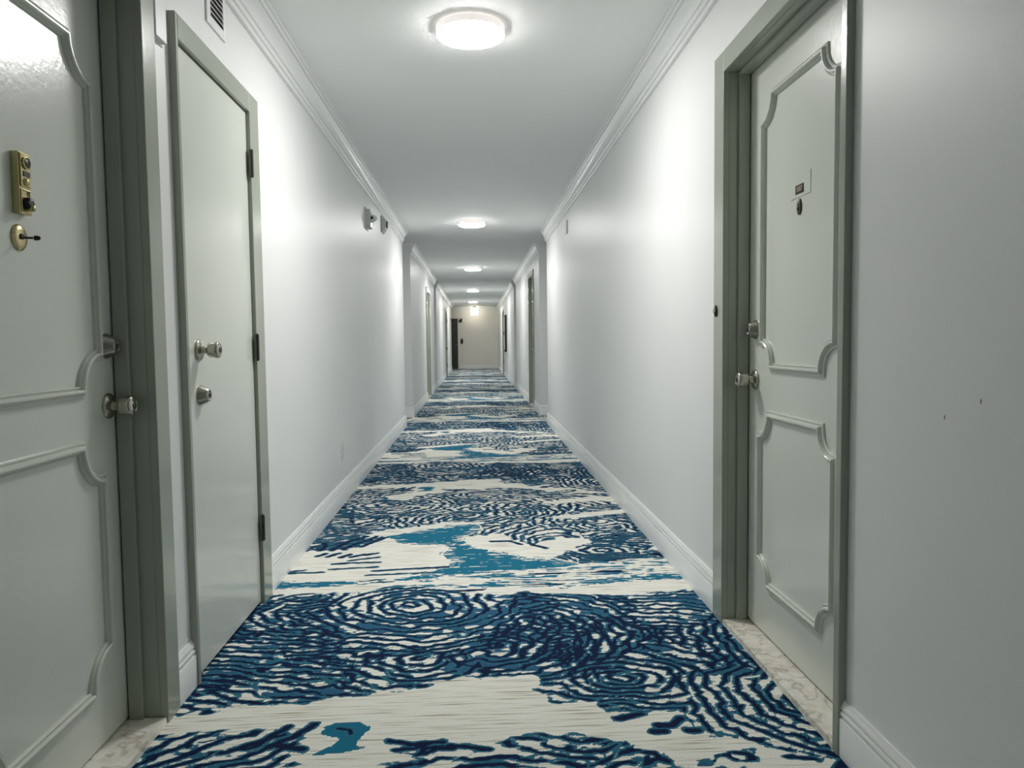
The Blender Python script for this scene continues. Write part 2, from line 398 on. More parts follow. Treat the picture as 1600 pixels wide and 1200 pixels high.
def lathe(bm, org, axis, prof, seg=32, sy=1.0, sz=1.0):
    """turned solid: prof = (distance along axis, radius); capped"""
    ax = Vector(axis).normalized()
    u = Vector((0, 0, 1)) if abs(ax.z) < .9 else Vector((1, 0, 0))
    v = ax.cross(u).normalized(); u = v.cross(ax).normalized()
    rings = []
    for h, r in prof:
        rings.append([bm.verts.new(Vector(org) + ax * h + u * (math.sin(2 * math.pi * i / seg) * r * sz) + v * (math.cos(2 * math.pi * i / seg) * r * sy)) for i in range(seg)])
    for a, b in zip(rings[:-1], rings[1:]):
        for i in range(seg): bm.faces.new((a[i], a[(i + 1) % seg], b[(i + 1) % seg], b[i]))
    bm.faces.new(rings[0]); bm.faces.new(rings[-1][::-1])

def lt(org, axis, prof, **k):
    bm = bmesh.new(); lathe(bm, org, axis, prof, **k); return bm

def sweep(bm, path, prof, to3, closed=False):
    """mitred sweep: path in a plane, prof = (offset to the left of the path, height), to3(a, b, h)"""
    n = len(path); rings = []
    for i in range(n):
        p = Vector(path[i])
        if closed or 0 < i < n - 1:
            d0 = (p - Vector(path[i - 1])).normalized(); d1 = (Vector(path[(i + 1) % n]) - p).normalized()
        elif i == 0: d0 = d1 = (Vector(path[1]) - p).normalized()
        else: d0 = d1 = (p - Vector(path[i - 1])).normalized()
        n0 = Vector((-d0.y, d0.x)); n1 = Vector((-d1.y, d1.x))
        m = (n0 + n1); m = m.normalized() if m.length > 1e-6 else n0
        k = 1 / max(.35, m.dot(n0))
        rings.append([bm.verts.new(to3(*(p + m * (o * k)), h)) for o, h in prof])
    q = len(prof)
    rng = range(n) if closed else range(n - 1)
    for i in rng:
        a, b = rings[i], rings[(i + 1) % n]
        for j in range(q - 1): bm.faces.new((a[j], a[j + 1], b[j + 1], b[j]))
        if not closed: bm.faces.new((a[q - 1], a[0], b[0], b[q - 1]))
    if not closed: bm.faces.new(rings[0]); bm.faces.new(rings[-1][::-1])

def text_mesh(name, s, size, mtx, m, parent, depth=.0008):
    cu = bpy.data.curves.new(name, 'FONT'); cu.body = s; cu.size = size; cu.extrude = depth
    cu.align_x = 'CENTER'; cu.align_y = 'CENTER'
    t = bpy.data.objects.new(name, cu); C.objects.link(t)
    bpy.context.view_layer.update()
    me = bpy.data.meshes.new_from_object(t.evaluated_get(bpy.context.evaluated_depsgraph_get()))
    C.objects.unlink(t); bpy.data.objects.remove(t)
    me.transform(mtx); me.materials.clear(); me.materials.append(m)
    o = bpy.data.objects.new(name, me); C.objects.link(o); o.parent = parent
    o.matrix_parent_inverse = Matrix.Translation(-parent.location)
    return o

# ------------------------------------------------------------------ the shell
XL, XR, ZC = -.88, .905, 2.41
XO = 3.2                       # unseen back of the side alcoves, set deep to absorb light
A1, B0, B1, C0, YE = 9.20, 10.30, 16.10, 17.00, 28.80
YB = -4.5
CL = 27.75                      # left wall stops short of the end wall

# doors: wall side, wall plane, face plane, leaf plane, outer and inner edges, outer and inner heights
DOORS = {
 1: dict(s=-1, X=XL, face=-.860, leaf=-.965, oa=1.245, ob=2.104, ia=1.290, ib=2.022, zo=2.045, zi=1.975),
 2: dict(s=-1, X=XL, face=-.858, leaf=-.872, oa=2.243, ob=3.062, ia=2.262, ib=2.948, zo=2.014, zi=1.940),
 3: dict(s=1, X=XR, face=.885, leaf=.980, oa=1.734, ob=2.700, ia=1.762, ib=2.600, zo=2.050, zi=1.976),
 4: dict(s=1, X=XR, face=.885, leaf=.995, oa=11.24, ob=12.22, ia=11.30, ib=12.15, zo=2.14, zi=2.06),
 5: dict(s=-1, X=XL, face=-.860, leaf=-.965, oa=13.42, ob=14.42, ia=13.50, ib=14.34, zo=2.05, zi=1.98),
 6: dict(s=-1, X=XL, face=-.860, leaf=-.890, oa=22.0, ob=22.95, ia=22.06, ib=22.88, zo=2.05, zi=1.98),
 7: dict(s=1, X=XR, face=.885, leaf=.925, oa=22.9, ob=23.85, ia=22.96, ib=23.78, zo=2.05, zi=1.98),
}

def wall_panel(bm, s, X, y0, y1, doors):
    xa, xb = X, X + s * .17
    y = y0
    for k in doors:
        d = DOORS[k]; a, b, z = d['oa'] + .006, d['ob'] - .006, d['zo'] - .006
        box(bm, xa, xb, y, a, 0, ZC); box(bm, xa, xb, a, b, z, ZC); y = b
        box(bm, X + s * .15, xb, a, b, 0, z)          # closes the back of the opening
    box(bm, xa, xb, y, y1, 0, ZC)

def struct(name, bm, m, label, cat, **k):
    o = link(name, bm, m, **k); tag(o, label, cat, kind='structure'); return o

def side_wall(name, s, X, y0, y1, doors, label, cap0=True, cap1=True, m='wall'):
    bm = bmesh.new(); wall_panel(bm, s, X, y0, y1, doors)
    xe = X + s * .17; xo = s * (XO + .12)
    if cap0: box(bm, xe, xo, y0, y0 + .12, 0, ZC)
    if cap1: box(bm, xe, xo, y1 - .12, y1, 0, ZC)
    return struct(name, bm, M[m], label, 'wall')
side_wall('wall_left', -1, XL, YB, A1, [1, 2], 'long pale grey left wall beside the nearest doors', cap0=False)
side_wall('wall_right', 1, XR, YB, A1, [3], 'long pale grey right wall around the panelled door', cap0=False, m='wall_scuffed')
side_wall('wall_left.001', -1, XL, B0, B1, [5], 'second stretch of left wall beyond the first alcove')
side_wall('wall_right.001', 1, XR, B0, B1, [4], 'second stretch of right wall beyond the first alcove, with dark doorway')
side_wall('wall_left.002', -1, XL, C0, CL, [6], 'farthest stretch of left wall before the dark end door')
side_wall('wall_right.002', 1, XR, C0, YE, [7], 'farthest stretch of right wall with the black edged cabinet', cap1=False)
k = 3
for s, nm in ((-1, 'left'), (1, 'right')):
    for y0, y1, w_ in ((A1, B0, 'first'), (B1, C0, 'second')) + (((CL, YE, 'end'),) if s < 0 else ()):
        struct('wall_%s.%03d' % (nm, k), bx(s * XO, s * (XO + .12), y0, y1, 0, ZC), M['wall'],
               'back wall of the %s alcove on the %s side' % (w_, nm), 'wall'); k += 1
struct('wall_front', bx(-XO - .12, XR + .17, YE, YE + .12, 0, ZC), M['farwall'], 'warm lit wall closing the far end of the corridor', 'wall')
struct('wall_back', bx(-1.1, 1.1, YB - .12, YB, 0, ZC), M['wall'], 'corridor wall behind the viewpoint', 'wall')
struct('ceiling', bx(-XO - .12, XO + .12, YB - .12, YE + .12, ZC, ZC + .1), M['ceil'], 'pale textured corridor ceiling', 'ceiling')

# carpet: a fine grid that carries the pattern as two distance fields
def build_floor():
    step = .006
    nx = int(round(2.0 / step)) ; ny = int(round(PER / step))
    gx = np.linspace(-1.0, 1.0, nx + 1); gy = Y0 + np.linspace(0, PER, ny + 1)
    X, Y = np.meshgrid(gx, gy)
    ink, teal, hue = carpet_fields(X, Y)
    V = []; F = []; I = []; T = []; U = []; base = 0
    def add(X, Y, ink, teal, hue):
        nonlocal base
        h, w_ = X.shape
        V.append(np.stack([X.ravel(), Y.ravel(), np.zeros(X.size)], 1)); I.append(ink.ravel()); T.append(teal.ravel()); U.append(hue.ravel())
        a = (np.arange(h - 1)[:, None] * w_ + np.arange(w_ - 1)[None, :]).ravel() + base
        F.append(np.stack([a, a + 1, a + w_ + 1, a + w_], 1)); base += X.size
    for kk in range(-2, 9):
        st = 1 if kk in (0, 1) else 2
        if kk < 0: st = 5
        xs = np.arange(0, nx + 1, st); ys = np.arange(0, ny + 1, st)
        if xs[-1] != nx: xs = np.append(xs, nx)
        if ys[-1] != ny: ys = np.append(ys, ny)
        sel = np.ix_(ys, xs)
        yy = Y[sel] + kk * PER
        rows = yy[:, 0] <= YE + .2
        if rows.sum() < 2: continue
        add(X[sel][rows], yy[rows], ink[sel][rows], teal[sel][rows], hue[sel][rows])
    for s in (-1, 1):                                   # alcove floors
        for y0, y1 in ((A1 - .15, B0 + .15), (B1 - .15, C0 + .15), (CL - .15, YE + .1)):
            xs = np.linspace(1.0, XO + .1, 160) * s; ys = np.linspace(y0, y1, 80)
            if s < 0: xs = xs[::-1]
            a, b = np.meshgrid(xs, ys); add(a, b, *carpet_fields(a, b))
    V = np.concatenate(V); F = np.concatenate(F); I = np.concatenate(I); T = np.concatenate(T); U = np.concatenate(U)
    me = bpy.data.meshes.new('floor')
    me.vertices.add(len(V)); me.vertices.foreach_set('co', V.astype(np.float32).ravel())
    me.loops.add(F.size); me.loops.foreach_set('vertex_index', F.astype(np.int32).ravel())
    me.polygons.add(len(F)); me.polygons.foreach_set('loop_start', np.arange(0, F.size, 4, dtype=np.int32))
    me.update(calc_edges=True)
    for nm, arr in (('ink', I), ('teal', T), ('hue', U)):
        at = me.attributes.new(nm, 'FLOAT', 'POINT'); at.data.foreach_set('value', arr.astype(np.float32))
    me.materials.append(M['carpet'])
    o = bpy.data.objects.new('floor', me); C.objects.link(o)
    tag(o, 'cream corridor carpet with navy swirls and teal brush waves', 'carpet', kind='structure')
build_floor()

# baseboards
BB = [(0, 0), (.016, 0), (.016, .096), (.0145, .0985), (.0095, .0985), (.0095, .102), (.0125, .1035), (.0145, .107), (.0145, .112), (.0125, .1155), (.0085, .1165), (.0085, .1195), (.0115, .1195), (.0125, .1225), (.010, .130), (.006, .137), (.005, .142), (0, .142)]
nb = {}
def baseboard(side, path, label):
    bm = bmesh.new()
    sg = 1 if side == 'right' else -1
    sweep(bm, path, [(o * sg, z) for o, z in BB], lambda a, b, h: (a, b, h))
    i = nb.get(side, 0); nb[side] = i + 1
    struct('baseboard_' + side + ('' if i == 0 else '.%03d' % i), bm, M['trim'], label, 'baseboard', smooth=True)
D = DOORS
for pth, lb in (
  ([(XL, YB), (XL, D[1]['oa'])], 'white baseboard on the left before the panelled door'),
  ([(XL, D[1]['ob']), (XL, D[2]['oa'])], 'short white baseboard stub between panelled door and closet door'),
  ([(XL, D[2]['ob']), (XL, A1), (-XO, A1)], 'long white baseboard running from the closet door to the first alcove'),
  ([(-XO, B0), (XL, B0), (XL, D[5]['oa'])], 'left baseboard wrapping the corner beyond the first alcove'),
  ([(XL, D[5]['ob']), (XL, B1), (-XO, B1)], 'left baseboard piece past the pale far doorway'),
  ([(-XO, C0), (XL, C0), (XL, D[6]['oa'])], 'left baseboard wrapping the corner beyond the second alcove'),
  ([(XL, D[6]['ob']), (XL, CL), (-XO, CL)], 'left baseboard between the farthest left door and the dark end door')):
    baseboard('left', pth, lb)
for pth, lb in (
  ([(XR, YB), (XR, D[3]['oa'])], 'white baseboard on the right in front of the panelled door'),
  ([(XR, D[3]['ob']), (XR, A1), (XO, A1)], 'long white baseboard running from the right door to the first alcove'),
  ([(XO, B0), (XR, B0), (XR, D[4]['oa'])], 'right baseboard wrapping the corner beyond the first alcove'),
  ([(XR, D[4]['ob']), (XR, B1), (XO, B1)], 'right baseboard from the dark doorway to the second alcove'),
  ([(XO, C0), (XR, C0), (XR, D[7]['oa'])], 'right baseboard wrapping the corner beyond the second alcove'),
  ([(XR, D[7]['ob']), (XR, YE)], 'right baseboard from the farthest right door to the end wall')):
    baseboard('right', pth, lb)
bm = bmesh.new(); sweep(bm, [(-.66 + .065, YE), (XR, YE)], [(-o, z) for o, z in BB], lambda a, b, h: (a, b, h))
struct('baseboard_front', bm, M['trim'], 'baseboard along the far end wall', 'baseboard', smooth=True)

# crown moulding (trim)
CR = [(0, 0), (0, -.135), (.014, -.135), (.0165, -.131), (.0165, -.120), (.014, -.117), (.014, -.1145), (.023, -.1145), (.0265, -.110), (.0275, -.1035), (.0255, -.098), (.022, -.0965), (.022, -.093),
      (.031, -.091), (.033, -.076), (.039, -.060), (.049, -.045), (.058, -.037), (.0585, -.0345), (.055, -.0345), (.055, -.031), (.066, -.031), (.069, -.026), (.069, -.018), (.0665, -.0155), (.0665, -.013), (.077, -.013), (.077, 0)]
n = 1
for (path, sg, lb) in (
  ([(XL, YB), (XL, A1)], -1, 'white crown moulding along the nearest left wall'),
  ([(XR, YB), (XR, A1)], 1, 'white crown moulding along the nearest right wall'),
  ([(XL, B0), (XL, B1)], -1, 'white crown moulding on the second stretch of left wall'),
  ([(XR, B0), (XR, B1)], 1, 'white crown moulding on the second stretch of right wall'),
  ([(XL, C0), (XL, CL)], -1, 'white crown moulding on the farthest left wall'),
  ([(XR, C0), (XR, YE)], 1, 'white crown moulding on the farthest right wall'),
  ([(-XO, YE), (XR, YE)], -1, 'crown moulding across the far end wall')):
    bm = bmesh.new(); sweep(bm, path, [(o * sg, z) for o, z in CR], lambda a, b, h: (a, b, ZC + h))
    struct('trim_%d' % n, bm, M['trim'], lb, 'crown moulding', smooth=True); n += 1

# ------------------------------------------------------------------ doors
def door_frame(d, parent):
    s, f, X, lf = d['s'], d['face'], d['X'], d['leaf']
    deep = lf + s * .05
    bm = bmesh.new()
    for (o, i) in ((d['oa'], d['ia']), (d['ob'], d['ib'])):
        box(bm, f, X + s * .002, o, i, 0, d['zo'])                       # face flange, proud of the wall
        t = (d['oa'] + .006 if o == d['oa'] else d['ob'] - .006)
        box(bm, X + s * .001, deep, t, i, 0, d['zo'] - .006)             # jamb
    box(bm, f, X + s * .002, d['ia'], d['ib'], d['zi'], d['zo'])
    box(bm, X + s * .001, deep, d['ia'], d['ib'], d['zi'], d['zo'] - .006)
    o = link('door_frame', bm, M['frame'], parent, bevel=.0025)
    if abs(lf - X) > .05:                                                # rebate stop in front of the leaf
        bm = bmesh.new(); a, b = lf - s * .004, lf - s * .042
        box(bm, a, b, d['ia'], d['ia'] + .014, 0, d['zi']); box(bm, a, b, d['ib'] - .014, d['ib'], 0, d['zi'])
        box(bm, a, b, d['ia'] + .014, d['ib'] - .014, d['zi'] - .014, d['zi'])
        link('door_stop', bm, M['frame'], o, bevel=.003)
    return o

MOULD = [(-.015, -.001), (-.015, .004), (-.0125, .0065), (-.0095, .007), (-.0085, .0045), (-.006, .0045), (-.004, .012), (.000, .016), (.004, .016), (.007, .013), (.0078, .006), (.0105, .006), (.0125, .0095), (.0145, .007), (.015, -.001)]
def panel_path(y0, y1, z0, z1, r, n=9):
    P = []
    def arc(cy, cz, a0, a1):
        for i in range(n + 1):
            a = math.radians(a0 + (a1 - a0) * i / n); P.append((cy + r * math.cos(a), cz + r * math.sin(a)))
    arc(y1, z1, 270, 180); arc(y0, z1, 360, 270); arc(y0, z0, 90, 0); arc(y1, z0, 180, 90)
    return P
def panel(name, d, leaf, y0, y1, z0, z1, r):
    s = d['s']; bm = bmesh.new()
    sweep(bm, panel_path(y0, y1, z0, z1, r), MOULD, lambda a, b, h: (d['leaf'] - s * h, a, b), closed=True)
    return link(name, bm, M['door'], leaf, smooth=True)

def leaf(d, parent, m='door', gap=.003, zb=.012):
    s = d['s']
    return link('door_leaf', bx(d['leaf'], d['leaf'] + s * .042, d['ia'] + gap, d['ib'] - gap, zb, d['zi'] - gap), M[m], parent, bevel=.002)

def knob(d, parent, y, z, kind='tulip', m='nickel', k=1.0):
    s = d['s']; org = (d['leaf'], y, z); ax = (-s, 0, 0)
    rose = link('knob_rose', lt(org, ax, [(0, .034), (.003, .034), (.006, .032), (.009, .026), (.011, .017), (.013, .013), (.020, .012)], seg=40), M[m], parent, smooth=True)
    kn = link('door_knob', lt(org, ax, [(.018, .011), (.026, .011), (.029, .014), (.031, .020), (.034, .0225), (.040, .0235), (.052, .0255), (.060, .0265), (.063, .0255), (.066, .022), (.0665, .019), (.065, .017), (.0655, .014), (.067, .011)], seg=40), M[m], rose, smooth=True)
    bm = bmesh.new(); X = d['leaf'] - s * .067
    lathe(bm, (X, y, z), ax, [(-.001, .009), (.0022, .009), (.003, .0075)], seg=24)
    kc = link('keyway_plug', bm, M['steel'], kn, smooth=True)
    return rose

def deadbolt(d, parent, y, z, m='nickel'):
    s = d['s']; org = (d['leaf'], y, z); ax = (-s, 0, 0)
    o = link('deadbolt', lt(org, ax, [(0, .033), (.003, .033), (.006, .031), (.026, .022), (.029, .0195), (.0295, .016), (.027, .015), (.028, .0135)], seg=40), M[m], parent, smooth=True)
    bm = bmesh.new(); X = d['leaf'] - s * .028
    box(bm, X, X - s * .0016, y - .0012, y + .0012, z - .007, z + .006)
    link('key_slot', bm, M['black'], o)
    return o

def hinge(d, parent, y, z, h=.10):
    s = d['s']; bm = bmesh.new(); X = d['face'] - s * .004
    for i in range(5):
        z0 = z - h / 2 + i * h / 5
        lathe(bm, (X, y, z0 + .0008), (0, 0, 1), [(0, .0062), (h / 5 - .0016, .0062)], seg=16)
    lathe(bm, (X, y, z - h / 2 - .004), (0, 0, 1), [(0, .003), (.003, .0055), (h + .005, .0055), (h + .008, .003)], seg=12)
    box(bm, X + s * .001, X + s * .008, y - .012, y - .004, z - h / 2, z + h / 2)
    return link('hinge', bm, M['steel'], parent, smooth=True)

def threshold(d, parent, xf, t=.018):
    s = d['s']; bm = bmesh.new(); rnd = random.Random(int(d['oa'] * 100))
    n = 26; ya, yb = d['ia'] + .004, d['ib'] - .004; xb = d['leaf'] - s * .0
    top = []; bot = []
    for i in range(n + 1):
        y = ya + (yb - ya) * i / n
        e = xf + s * rnd.uniform(0, .0035)
        top.append(bm.verts.new((e, y, t))); bot.append(bm.verts.new((e - s * .002, y, .001)))
    tb = [bm.verts.new((xb + s * .04, ya + (yb - ya) * i / n, t)) for i in range(n + 1)]
    bb = [bm.verts.new((xb + s * .04, ya + (yb - ya) * i / n, .001)) for i in range(n + 1)]
    for i in range(n):
        bm.faces.new((top[i], top[i + 1], tb[i + 1], tb[i])); bm.faces.new((bot[i], bot[i + 1], top[i + 1], top[i]))
        bm.faces.new((bb[i], bb[i + 1], bot[i + 1], bot[i])); bm.faces.new((tb[i], tb[i + 1], bb[i + 1], bb[i]))
    bm.faces.new((top[0], tb[0], bb[0], bot[0])); bm.faces.new((top[n], tb[n], bb[n], bot[n]))
    return tag(link('threshold', bm, M['marble'], parent), 'cream marble threshold slab')

def new_door(n, label):
    d = DOORS[n]
    return d, thing('door_%d' % n, (d['face'], (d['oa'] + d['ob']) / 2, 0), label, 'door', kind='structure')

# door 1: left, panelled, brass fittings
d, t = new_door(1, 'nearest left grey-green entrance door with raised mouldings and brass viewer')
door_frame(d, t); lf = leaf(d, t, zb=.024)
panel('upper_moulding', d, lf, 1.385, 1.932, .928, 1.785, .090)
panel('lower_moulding', d, lf, 1.385, 1.924, .172, .793, .094)
deadbolt(d, lf, 1.978, 1.041, m='nickel'); knob(d, lf, 1.978, .884)
threshold(d, t, -.862)
s = -1; X = d['leaf']
pl = link('viewer_plate', bx(X, X + .016, 1.612, 1.655, 1.322, 1.452), M['brass'], lf, bevel=.002)
bm = bmesh.new(); box(bm, X + .0155, X + .019, 1.616, 1.651, 1.380, 1.449); link('plate_upper_panel', bm, M['brass'], pl, bevel=.0015)
bm = bmesh.new(); box(bm, X + .0155, X + .018, 1.616, 1.651, 1.325, 1.374); link('plate_lower_panel', bm, M['brass'], pl, bevel=.0015)
pr = link('peephole_ring', lt((X + .018, 1.634, 1.430), (1, 0, 0), [(0, .0135), (.004, .0135), (.005, .011), (.002, .0095)], seg=28), M['brass'], pl, smooth=True)
link('peephole_lens', lt((X + .018, 1.634, 1.430), (1, 0, 0), [(0, .0095), (.003, .009), (.0045, .006)], seg=24), M['black'], pr, smooth=True)
nl = link('number_plate', bx(X + .018, X + .0205, 1.624, 1.645, 1.401, 1.412), M['black'], pl)
link('knocker_boss', lt((X + .018, 1.632, 1.390), (1, 0, 0), [(0, .009), (.002, .009), (.005, .006), (.0065, .003)], seg=24), M['brass'], pl, smooth=True)
bm = bmesh.new()
for (a, b, c, e) in ((1.619, 1.648, 1.3705, 1.3725), (1.636, 1.639, 1.360, 1.370), (1.642, 1.645, 1.358, 1.370), (1.634, 1.645, 1.3655, 1.368)): box(bm, X + .0175, X + .0185, a, b, c, e)
link('slot_marks', bm, M['black'], pl)
kb = link('chime_knob', lt((X + .017, 1.635, 1.345), (1, 0, 0), [(0, .014), (.008, .014), (.011, .011), (.012, .006)], seg=6), M['black'], pl)
link('chime_button', lt((X + .027, 1.637, 1.336), (1, 0, 0), [(-.01, .007), (.001, .008), (.004, .0065), (.006, .003)], seg=20), M['brass'], kb, smooth=True)
ov = link('lock_escutcheon', lt((X, 1.628, 1.273), (1, 0, 0), [(0, .027), (.002, .027), (.005, .024), (.0075, .017), (.0085, .008)], seg=40, sy=1.0, sz=1.05), M['brass'], lf, smooth=True)
link('key_cylinder', lt((X + .007, 1.626, 1.275), (1, 0, 0), [(0, .0065), (.004, .0065), (.0045, .0055)], seg=24), M['black'], ov, smooth=True)
bm = bmesh.new(); lathe(bm, (X + .008, 1.628, 1.273), (1, .55, .02), [(0, .0024), (.020, .0024)], seg=12)
lathe(bm, (X + .026, 1.638, 1.2735), (1, .5, .03), [(0, .0045), (.006, .0055), (.011, .004), (.0125, .002)], seg=14, sy=.5)
link('key', bm, M['bronze'], ov, smooth=True)

# door 2: flush closet door
d, t = new_door(2, 'flush grey-green closet door with knob above deadbolt and three dark hinges')
door_frame(d, t); lf = leaf(d, t, gap=.006, zb=.014)
knob(d, lf, 2.372, 1.025); deadbolt(d, lf, 2.372, .882)
for z in (1.742, 1.03, .312): hinge(d, t, 2.946, z)

# door 3: right, panelled
d, t = new_door(3, 'right grey-green panelled entrance door with nickel knob and small dark viewer')
door_frame(d, t); lf = leaf(d, t, zb=.026)
panel('upper_moulding', d, lf, 1.948, 2.462, .944, 1.835, .082)
panel('lower_moulding', d, lf, 1.950, 2.478, .205, .785, .080)
deadbolt(d, lf, 2.530, 1.072); knob(d, lf, 2.530, .897)
threshold(d, t, .888)
X = d['leaf']
lb = link('number_plate', bx(X, X - .0022, 2.166, 2.218, 1.474, 1.500), M['bronze'], lf)
text_mesh('number_text', '1007', .021, Matrix.Translation((X - .0024, 2.192, 1.487)) @ Matrix.Rotation(math.radians(-90), 4, 'Z') @ Matrix.Rotation(math.radians(90), 4, 'X'), M['label'], lb, depth=.0004)
pp = link('peephole', lt((X, 2.190, 1.434), (-1, 0, 0), [(0, .013), (.004, .013), (.006, .010)], seg=28, sz=1.9), M['bronze'], lf, smooth=True)
link('peephole_lens', lt((X - .005, 2.190, 1.430), (-1, 0, 0), [(0, .007), (.003, .006), (.0045, .003)], seg=20), M['black'], pp, smooth=True)
link('peephole_cover', lt((X - .005, 2.190, 1.449), (-1, 0, 0), [(0, .007), (.002, .006), (.003, .003)], seg=20), M['nickel'], pp, smooth=True)
bm = bmesh.new(); box(bm, X + .001, X - .0012, 2.118, 2.1195, 1.463, 1.530); box(bm, X + .001, X - .0012, 2.1195, 2.250, 1.463, 1.4643)
tag(link('painted_over_plate_edge', bm, M['frame'], lf), 'painted-over outline of an old plate')

# doors further down
d, t = new_door(4, 'dark recessed doorway on the right wall beyond the first alcove')
door_frame(d, t); lf = leaf(d, t); panel('upper_moulding', d, lf, 11.45, 12.0, .93, 1.86, .08); panel('lower_moulding', d, lf, 11.45, 12.0, .2, .79, .08)
knob(d, lf, 12.08, .90); threshold(d, t, .888)
d, t = new_door(5, 'pale recessed doorway on the left wall just before the second alcove')
door_frame(d, t); lf = leaf(d, t); panel('upper_moulding', d, lf, 13.65, 14.19, .93, 1.80, .08); panel('lower_moulding', d, lf, 13.65, 14.19, .2, .79, .08)
knob(d, lf, 14.27, .90); threshold(d, t, -.862)
d, t = new_door(6, 'farthest left door with a dark knob, beyond the second alcove')
door_frame(d, t); lf = leaf(d, t); knob(d, lf, 22.16, .86, m='steel'); deadbolt(d, lf, 22.16, 1.0, m='steel')
for z in (1.7, .35): hinge(d, t, 22.86, z)
d, t = new_door(7, 'farthest right door with dark knob, just past the black edged cabinet')
door_frame(d, t); lf = leaf(d, t); knob(d, lf, 23.05, .86, m='steel'); deadbolt(d, lf, 23.05, 1.0, m='steel')
for z in (1.74, .40): hinge(d, t, 23.03, z)
# end door: dark, in the end wall
t = thing('door_8', (-1.1, YE, 0), 'near-black door in the left corner of the far end wall', 'door', kind='structure')
bm = bmesh.new(); box(bm, -.665, -.605, YE - .02, YE + .001, 0, 2.02); box(bm, -1.59, -1.53, YE - .02, YE + .001, 0, 2.02); box(bm, -1.53, -.665, YE - .02, YE + .001, 1.96, 2.02)
link('door_frame', bm, M['farwall'], t, bevel=.003)
lf = link('door_leaf', bx(-1.525, -.67, YE - .045, YE - .003, .01, 1.955), M['darkdoor'], t, bevel=.002)
ro = link('knob_rose', lt((-.74, YE - .045, .93), (0, -1, 0), [(0, .034), (.006, .032), (.011, .014), (.03, .012)], seg=24), M['steel'], lf, smooth=True)
link('door_knob', lt((-.74, YE - .075, .93), (0, -1, 0), [(0, .012), (.006, .022), (.02, .027), (.032, .024), (.036, .012)], seg=24), M['steel'], ro, smooth=True)

# ------------------------------------------------------------------ ceiling lights
LY = [3.285, 8.51, 13.71, 19.42, 24.83]
LX = [0.0, -.018, -.02, -.034, -.05]
LLAB = ['largest and nearest round flush ceiling light, its pale rim plainly visible',
        'second round ceiling light, glowing just before the first pair of alcoves',
        'third round ceiling light, between the first and second pairs of alcoves',
        'fourth round ceiling light, second from the far end wall',
        'farthest and smallest round ceiling light, nearest the glowing sign']
r0 = thing('ceiling_light', (LX[0], LY[0], ZC), LLAB[0], 'ceiling light', 'round flush lights along the corridor ceiling')
link('lamp_rim', lt((LX[0], LY[0], ZC), (0, 0, -1), [(-.001, .138), (.006, .146), (.010, .150), (.035, .150), (.037, .1490)], seg=72), M['rim'], r0, smooth=True)
link('diffuser', lt((LX[0], LY[0], ZC), (0, 0, -1), [(.036, .1475), (.0400, .1470), (.043, .144), (.046, .135), (.047, .10)], seg=72), M['lamp'], r0, smooth=True)
for i in range(1, 5):
    r = r0.copy(); C.objects.link(r); r.location = (LX[i], LY[i], ZC); r['label'] = LLAB[i]
    for ch in list(r0.children):
        c = ch.copy(); C.objects.link(c); c.parent = r; c.matrix_parent_inverse = ch.matrix_parent_inverse.copy()

# ------------------------------------------------------------------ small things on the walls
# vent
t = thing('air_vent', (XL, 2.653, 2.12), 'white louvred air vent high on the left wall above the closet door', 'vent')
bm = bmesh.new(); a, b, c, e = 2.560, 2.745, 2.118, 2.270
for q in ((a, a + .035, c, e), (b - .022, b, c, e), (a + .035, b - .022, c, c + .032), (a + .035, b - .022, e - .012, e)):
    box(bm, XL - .0, XL + .007, *q)
fr = link('vent_frame', bm, M['trim'], t, bevel=.0015)
link('vent_shade_sheet', bx(XL + .0005, XL + .0015, a + .034, b - .021, c + .031, e - .011), M['black'], fr)  # black sheet standing in for the shade behind the louvres
bm = bmesh.new()
for i in range(6):
    z = c + .046 + i * .0185
    v = [bm.verts.new(p) for p in ((XL + .002, a + .035, z + .006), (XL + .002, b - .022, z + .006), (XL + .0075, b - .022, z - .001), (XL + .0075, a + .035, z - .001),
                                   (XL + .002, a + .035, z + .008), (XL + .002, b - .022, z + .008), (XL + .0075, b - .022, z + .002), (XL + .0075, a + .035, z + .002))]
    for f in ((0, 1, 2, 3), (4, 7, 6, 5), (0, 4, 5, 1), (2, 6, 7, 3), (0, 3, 7, 4), (1, 5, 6, 2)): bm.faces.new([v[i_] for i_ in f])
link('louvres', bm, M['trim'], fr)

# box high between the two left doors
t = thing('wall_box', (XL, 2.155, 1.9), 'small white cover high on the wall between panelled door and closet', 'wall cover')
cv = link('cover', bx(XL, XL + .018, 2.118, 2.192, 1.893, 2.03), M['plastic'], t, bevel=.003)
link('mounting_plate', bx(XL, XL + .004, 2.113, 2.197, 1.888, 2.035), M['plastic'], t, bevel=.001)

